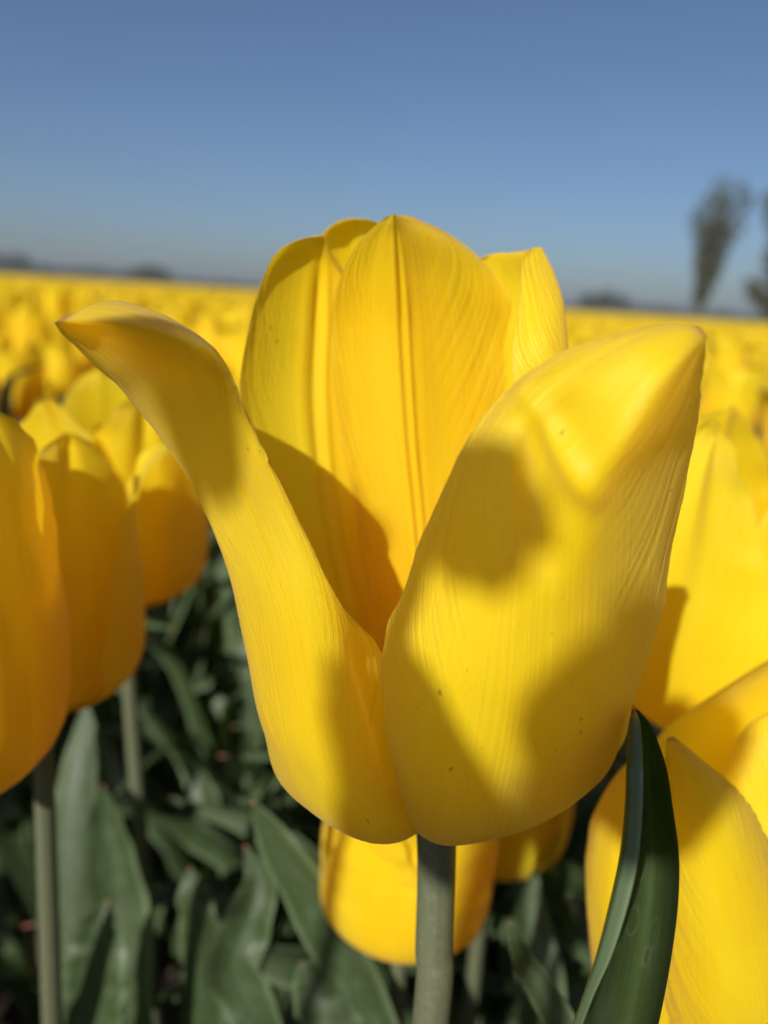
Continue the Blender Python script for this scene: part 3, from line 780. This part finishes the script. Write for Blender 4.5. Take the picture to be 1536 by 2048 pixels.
LBL = 'one of the many blurred yellow tulips filling the field'
GRP = 'yellow tulips of the field'
sp = .108
pts = []
n = int(14 / sp)
for i in range(-n, n):
    for j in range(-24, n):
        x = (i + .5 * (j % 2)) * sp + random.uniform(-.035, .035)
        y = j * sp * .92 + random.uniform(-.035, .035)
        pts.append((x, y))
pts.sort(key=lambda p: math.hypot(*p))
used = [False] * VAR
rest = []
count = 0
for x, y in pts:
    r = math.hypot(x, y); a = math.degrees(math.atan2(x, y))
    around = abs(a) > 50 and r < .5 and (r > .27) and x < .25  # unseen field tulips beside and behind the camera, added to shade the leaves
    if (abs(a) > 50 and not around) and not (abs(a) < 115 and .5 < r < 5): continue
    if r > (12 if abs(a) < 42 else 7): continue
    if r < .42 and abs(a) < 33: continue
    if r < .30: continue
    if min(math.hypot(x - p[0], y - p[1]) for p in PLACED) < .062: continue
    inview = abs(a) < 29
    if (inview and r < 2.2) or (r < 1.0 and abs(a) < 50) or around:
        k = random.randrange(VAR)
        s = random.uniform(.92, 1.08)
        loc = (x, y, 0); rz = random.uniform(0, 6.28); sc = (s, s, random.uniform(.88, 1.07))
        tl = (random.gauss(0, .035), random.gauss(0, .035))
        if not used[k]:
            o = SRC[k]; used[k] = True
            o.location = loc; o.rotation_euler = (tl[0], tl[1], rz); o.scale = sc
        else:
            o = copy_tulip(SRC[k], loc, rz, sc, tl)
        tag(o, LBL, 'tulip', GRP)
        count += 1
    else:
        rest.append((x, y))
print('individual field tulips', count, 'rest', len(rest))

# the rest of the field, past what can be told apart
def join_sheets(sheets):
    Vs, Fs, Us, Ms = [], [], [], []
    off = 0
    for (P, uv), m in sheets:
        V, Fc, UV = sheet_data(P, uv)
        Vs.append(V); Fs.append(Fc + off); Us.append(UV); Ms.append(np.full(len(Fc), m)); off += len(V)
    return np.concatenate(Vs), np.concatenate(Fs), np.concatenate(Us), np.concatenate(Ms)

def scatter(name, protos, places, mats, label, cat):
    Vs, Fs, Us, Ms = [], [], [], []
    off = 0
    for x, y in places:
        V, Fc, UV, Mi = random.choice(protos)
        a = random.uniform(0, 6.28); s = random.uniform(.92, 1.08); sz = random.uniform(.88, 1.07)
        c, d = math.cos(a) * s, math.sin(a) * s
        W2 = np.stack([V[:, 0] * c - V[:, 1] * d + x, V[:, 0] * d + V[:, 1] * c + y, V[:, 2] * sz], 1)
        Vs.append(W2); Fs.append(Fc + off); Us.append(UV); Ms.append(Mi); off += len(V)
    me = mesh_from(name, np.concatenate(Vs), np.concatenate(Fs), np.concatenate(Us), mats, True, np.concatenate(Ms))
    return tag(link(name, me), label, cat, kind='stuff')

protos = []
for k in range(6):
    r = random.Random(700 + k)
    sh = []
    for P, uv in flower_petals(700 + k, 4, 5, opening=r.uniform(.05, .34), L=.071, R=.027):
        sh.append(((P + np.array([0, 0, .375]), uv), 0))
    Pt = np.array([[[math.cos(t) * .003, math.sin(t) * .003, z] for t in np.linspace(0, 6.283, 5)] for z in (0, .38)])
    sh.append(((Pt, np.zeros(Pt.shape[:2] + (2,))), 1))
    for P, uv in plant_leaves(700 + k, .34, 3, 5, 2):
        sh.append(((P, uv), 2))
    protos.append(join_sheets(sh))
scatter('tulip_mass', protos, rest, [M_PETAL_FIELD, M_STEM, M_LEAF], 'sea of yellow tulips stretching away toward the horizon', 'tulips')

heads = []
for k in range(5):
    r = random.Random(900 + k)
    sh = []
    for j in range(5):
        P, uv = petal_param(.07, .027, .026, r.uniform(.05, .4), r.uniform(0, .5), 3, 3, 900 + k * 7 + j)
        sh.append(((rotz(P, j * 1.2566) + np.array([0, 0, .375]), uv), 0))
    heads.append(join_sheets(sh))
far = []
for _ in range(42000):
    r = math.sqrt(random.uniform(11.8 ** 2, 46 ** 2)); a = math.radians(random.uniform(-42, 42))
    far.append((r * math.sin(a), r * math.cos(a)))
for _ in range(16000):
    r = math.sqrt(random.uniform(4.8 ** 2, 22 ** 2)); a = math.radians(random.uniform(42, 116) * random.choice((-1, 1)))
    if r < 6.8 and abs(a) < math.radians(50): continue
    far.append((r * math.sin(a), r * math.cos(a)))
scatter('tulip_mass', heads, far, [M_PETAL_FIELD], 'far band of yellow tulip heads below the dark tree line', 'tulips')

def far_cover():
    rr = np.concatenate([np.linspace(4.7, 46, 36), np.geomspace(48, 240, 30)])
    aa = np.radians(np.linspace(-117, 117, 420))
    Rr, Aa = np.meshgrid(rr, aa, indexing='ij')
    g = np.random.default_rng(3)
    Z = np.where(Rr < 12, .24, np.where(Rr < 46, .33, .415)) + g.normal(0, .012, Rr.shape)
    Z[0] = 0.0
    P = np.stack([Rr * np.sin(Aa), Rr * np.cos(Aa), Z], -1)
    uv = np.stack([Rr, Aa], -1)
    V, Fc, UV = sheet_data(P, uv)
    mi = (Rr[:-1, :-1] > 45).astype(int).ravel()
    tag(link('tulip_mass', mesh_from('tulip_mass', V, Fc, UV, [M_FIELDGREEN, M_FARFLOWER], True, mi)), 'thin farthest strip of yellow flower cover along the horizon', 'tulips', kind='stuff')
far_cover()

# ------------------------------------------------------------------ trees on the horizon
def leaf_cloud(centres, radii, n, size, seed):
    g = np.random.default_rng(seed)
    i = g.integers(0, len(centres), n)
    d = g.normal(size=(n, 3)); d /= np.linalg.norm(d, axis=1, keepdims=True)
    c = centres[i] + d * (radii[i] * g.uniform(.25, 1.0, n) ** .6)[:, None] * np.array([1, 1, 1.15])
    a = g.normal(size=(n, 3)); a /= np.linalg.norm(a, axis=1, keepdims=True)
    b = np.cross(a, g.normal(size=(n, 3))); b /= np.linalg.norm(b, axis=1, keepdims=True)
    s = size * g.uniform(.6, 1.3, n)[:, None]
    V = np.stack([c - a * s, c + b * s * .6, c + a * s, c - b * s * .6], 1).reshape(-1, 3)
    return V, np.arange(n * 4).reshape(-1, 4)

def dir_at(x, y, r): return pxr(x, y, r)

def vase_tree(foot, height, limbs, seed, label, nleaf=6500):
    g = random.Random(seed)
    root = empty('tree', (foot[0], foot[1], 0)); tag(root, label, 'tree', None)
    Vs, Fs = [], []; off = 0
    cs, rs = [], []
    trunk = [np.array([0, 0, -.2]), np.array([.05, 0, height * .06]), np.array([.15, 0, height * .14])]
    V, Fc, _ = tube_data(crom(trunk, 8), np.linspace(.34, .24, 8), 9); Vs.append(V); Fs.append(Fc); off += len(V)
    for (dx, hh, w) in limbs:
        dy = g.uniform(-1.6, 1.6)
        p = [trunk[1] + [0, 0, g.uniform(0, .4)], np.array([dx * .25, dy * .25, hh * height * .35]), np.array([dx * .6, dy * .6, hh * height * .68]), np.array([dx, dy, hh * height])]
        c = crom(p, 14)
        V, Fc, _ = tube_data(c, np.linspace(.15, .02, 14), 6); Vs.append(V); Fs.append(Fc + off); off += len(V)
        for k in range(2, 14):
            for _ in range(2):
                cs.append(c[k] + np.array([g.gauss(0, .25), g.gauss(0, .3), g.gauss(0, .3)])); rs.append(w * (.45 + .6 * k / 13) * g.uniform(.7, 1.2))
    link('trunk', mesh_from('trunk', np.concatenate(Vs), np.concatenate(Fs), None, [M_BARK]), root)
    V, Fc = leaf_cloud(np.array(cs), np.array(rs), nleaf, .17, seed)
    link('crown', mesh_from('crown', V, Fc, None, [M_TREE], False), root)
    return root

f1 = pxr(1392, 640, 85)
vase_tree(f1, 12.8, [(-1.7, .78, .6), (-1.1, .90, .7), (-.3, .95, .8), (.4, 1.0, .8), (1.1, .99, .75), (1.8, .90, .6), (2.7, .96, .6), (3.4, .92, .45), (.6, .72, .75), (-.7, .66, .65), (1.5, .7, .6)], 11, 'tall vase-shaped tree with narrow foot standing alone on the horizon')
f2 = pxr(1553, 652, 80)
vase_tree(f2, 11.2, [(-2.7, .97, .65), (-1.5, .99, .8), (-.4, 1.0, .9), (.8, .96, .9), (2.0, .9, .8), (-2.9, .34, .7), (-1.2, .5, .6), (1.8, .6, .6), (-2.2, .30, .7)], 12, 'round-lobed tree cut off by the picture edge beside the vase-shaped tree')

def round_tree(px_c, r, width, height, seed, label):
    f = pxr(px_c, 600, r)
    root = empty('tree', (f[0], f[1], 0)); tag(root, label, 'tree')
    g = np.random.default_rng(seed)
    V, Fc, _ = tube_data(crom([[0, 0, -.2], [.1, 0, height * .25], [0, .1, height * .6]], 6), np.linspace(.35, .1, 6), 7)
    link('trunk', mesh_from('trunk', V, Fc, None, [M_BARK]), root)
    n = 30
    cs = np.stack([g.uniform(-.5, .5, n) * width, g.uniform(-.35, .35, n) * width, g.uniform(.15, .62, n) * height], 1)
    cs[:, 2] += height * .25 * (1 - (2 * cs[:, 0] / width) ** 2)
    V, Fc = leaf_cloud(cs, g.uniform(.08, .16, n) * width, 2600, .35, seed)
    link('crown', mesh_from('crown', V, Fc, None, [M_FARTREE], False), root)
round_tree(300, 300, 13, 6.5, 21, 'low dark rounded tree on the horizon at the far tree line')
round_tree(1212, 260, 15, 6.6, 22, 'low wide dark tree on the horizon near the vase-shaped tree')
round_tree(25, 340, 20, 8.0, 23, 'dark clump of foliage rising where the far tree line is tallest')

def tree_line():
    g = np.random.default_rng(5)
    n = 420
    a = np.radians(np.linspace(-50, 50, n)) + g.normal(0, .002, n)
    r = g.uniform(420, 470, n)
    h = 4.2 + 1.6 * wob(a * 2.2, 9) + g.uniform(-.6, .6, n) + 1.5 * (a < -.35)
    cs = np.stack([r * np.sin(a), r * np.cos(a), h * .45], 1)
    cs = np.concatenate([cs, cs * [1, 1, 1.5] + g.normal(0, 1, cs.shape) * [1, 1, .3]])
    V, Fc = leaf_cloud(cs, np.concatenate([h * .5, h * .32]), 26000, .8, 6)
    tag(link('far_wood', mesh_from('far_wood', V, Fc, None, [M_FARTREE], False)), 'dark distant tree line running along the horizon', 'wood', kind='stuff')
tree_line()

# ------------------------------------------------------------------ soil clods between the plants
def clod(loc, s, seed, m, label):
    g = np.random.default_rng(seed)
    th = np.linspace(0, 2 * math.pi, 13); ph = np.linspace(0, math.pi, 8)
    Th, Ph = np.meshgrid(th, ph)
    rr = s * (1 + .22 * np.sin(2 * Th + g.uniform(0, 6)) * np.sin(Ph) + .18 * np.sin(3 * Ph + g.uniform(0, 6)) + .12 * np.sin(3 * Th + 2 * Ph))
    P = np.stack([rr * np.sin(Ph) * np.cos(Th), rr * np.sin(Ph) * np.sin(Th) * .8, rr * np.cos(Ph) * .6], -1)
    V, Fc, UV = sheet_data(P, np.stack([Th, Ph], -1))
    tag(link('clod', mesh_from('clod', V, Fc, UV, [m]), None, loc), label, 'soil clod', 'soil clods between the stems')
for k in range(26):
    r = random.uniform(.3, 1.0); a = math.radians(random.uniform(-30, 30))
    clod((r * math.sin(a), r * math.cos(a), .008), random.uniform(.008, .02), 1000 + k, M_CLOD, 'lump of brown soil on the dark ground between tulip stems')

c = pxr(48, 1860, .50)
clod((c[0], c[1], .03), .02, 1100, M_STRAW, 'pale orange crumpled dry leaf lying low among the green leaves')
bpy.data.objects['clod.026'].name = 'dry_leaf'
bpy.data.objects['dry_leaf']['category'] = 'dry leaf'
del bpy.data.objects['dry_leaf']['group']

# ------------------------------------------------------------------ the air over the field
def haze():
    x0, x1, y0, y1, z0, z1 = -620, 620, -620, 620, -1.0, 17.0
    V = [(x, y, z) for z in (z0, z1) for x, y in ((x0, y0), (x1, y0), (x1, y1), (x0, y1))]
    Fc = [(3, 2, 1, 0), (4, 5, 6, 7), (0, 1, 5, 4), (1, 2, 6, 5), (2, 3, 7, 6), (3, 0, 4, 7)]
    m = bpy.data.materials.new('haze'); m.use_nodes = True
    nt = m.node_tree; nt.nodes.clear()
    out = nt.nodes.new('ShaderNodeOutputMaterial'); v = nt.nodes.new('ShaderNodeVolumePrincipled')
    v.inputs['Color'].default_value = (.80, .86, .95, 1); v.inputs['Density'].default_value = .0004
    nt.links.new(v.outputs[0], out.inputs['Volume'])
    tag(link('haze', mesh_from('haze', V, Fc, None, [m], False)), kind='stuff')
haze()

# print('triangles', sum(len(m.loops) - 2 * len(m.polygons) for m in bpy.data.meshes))
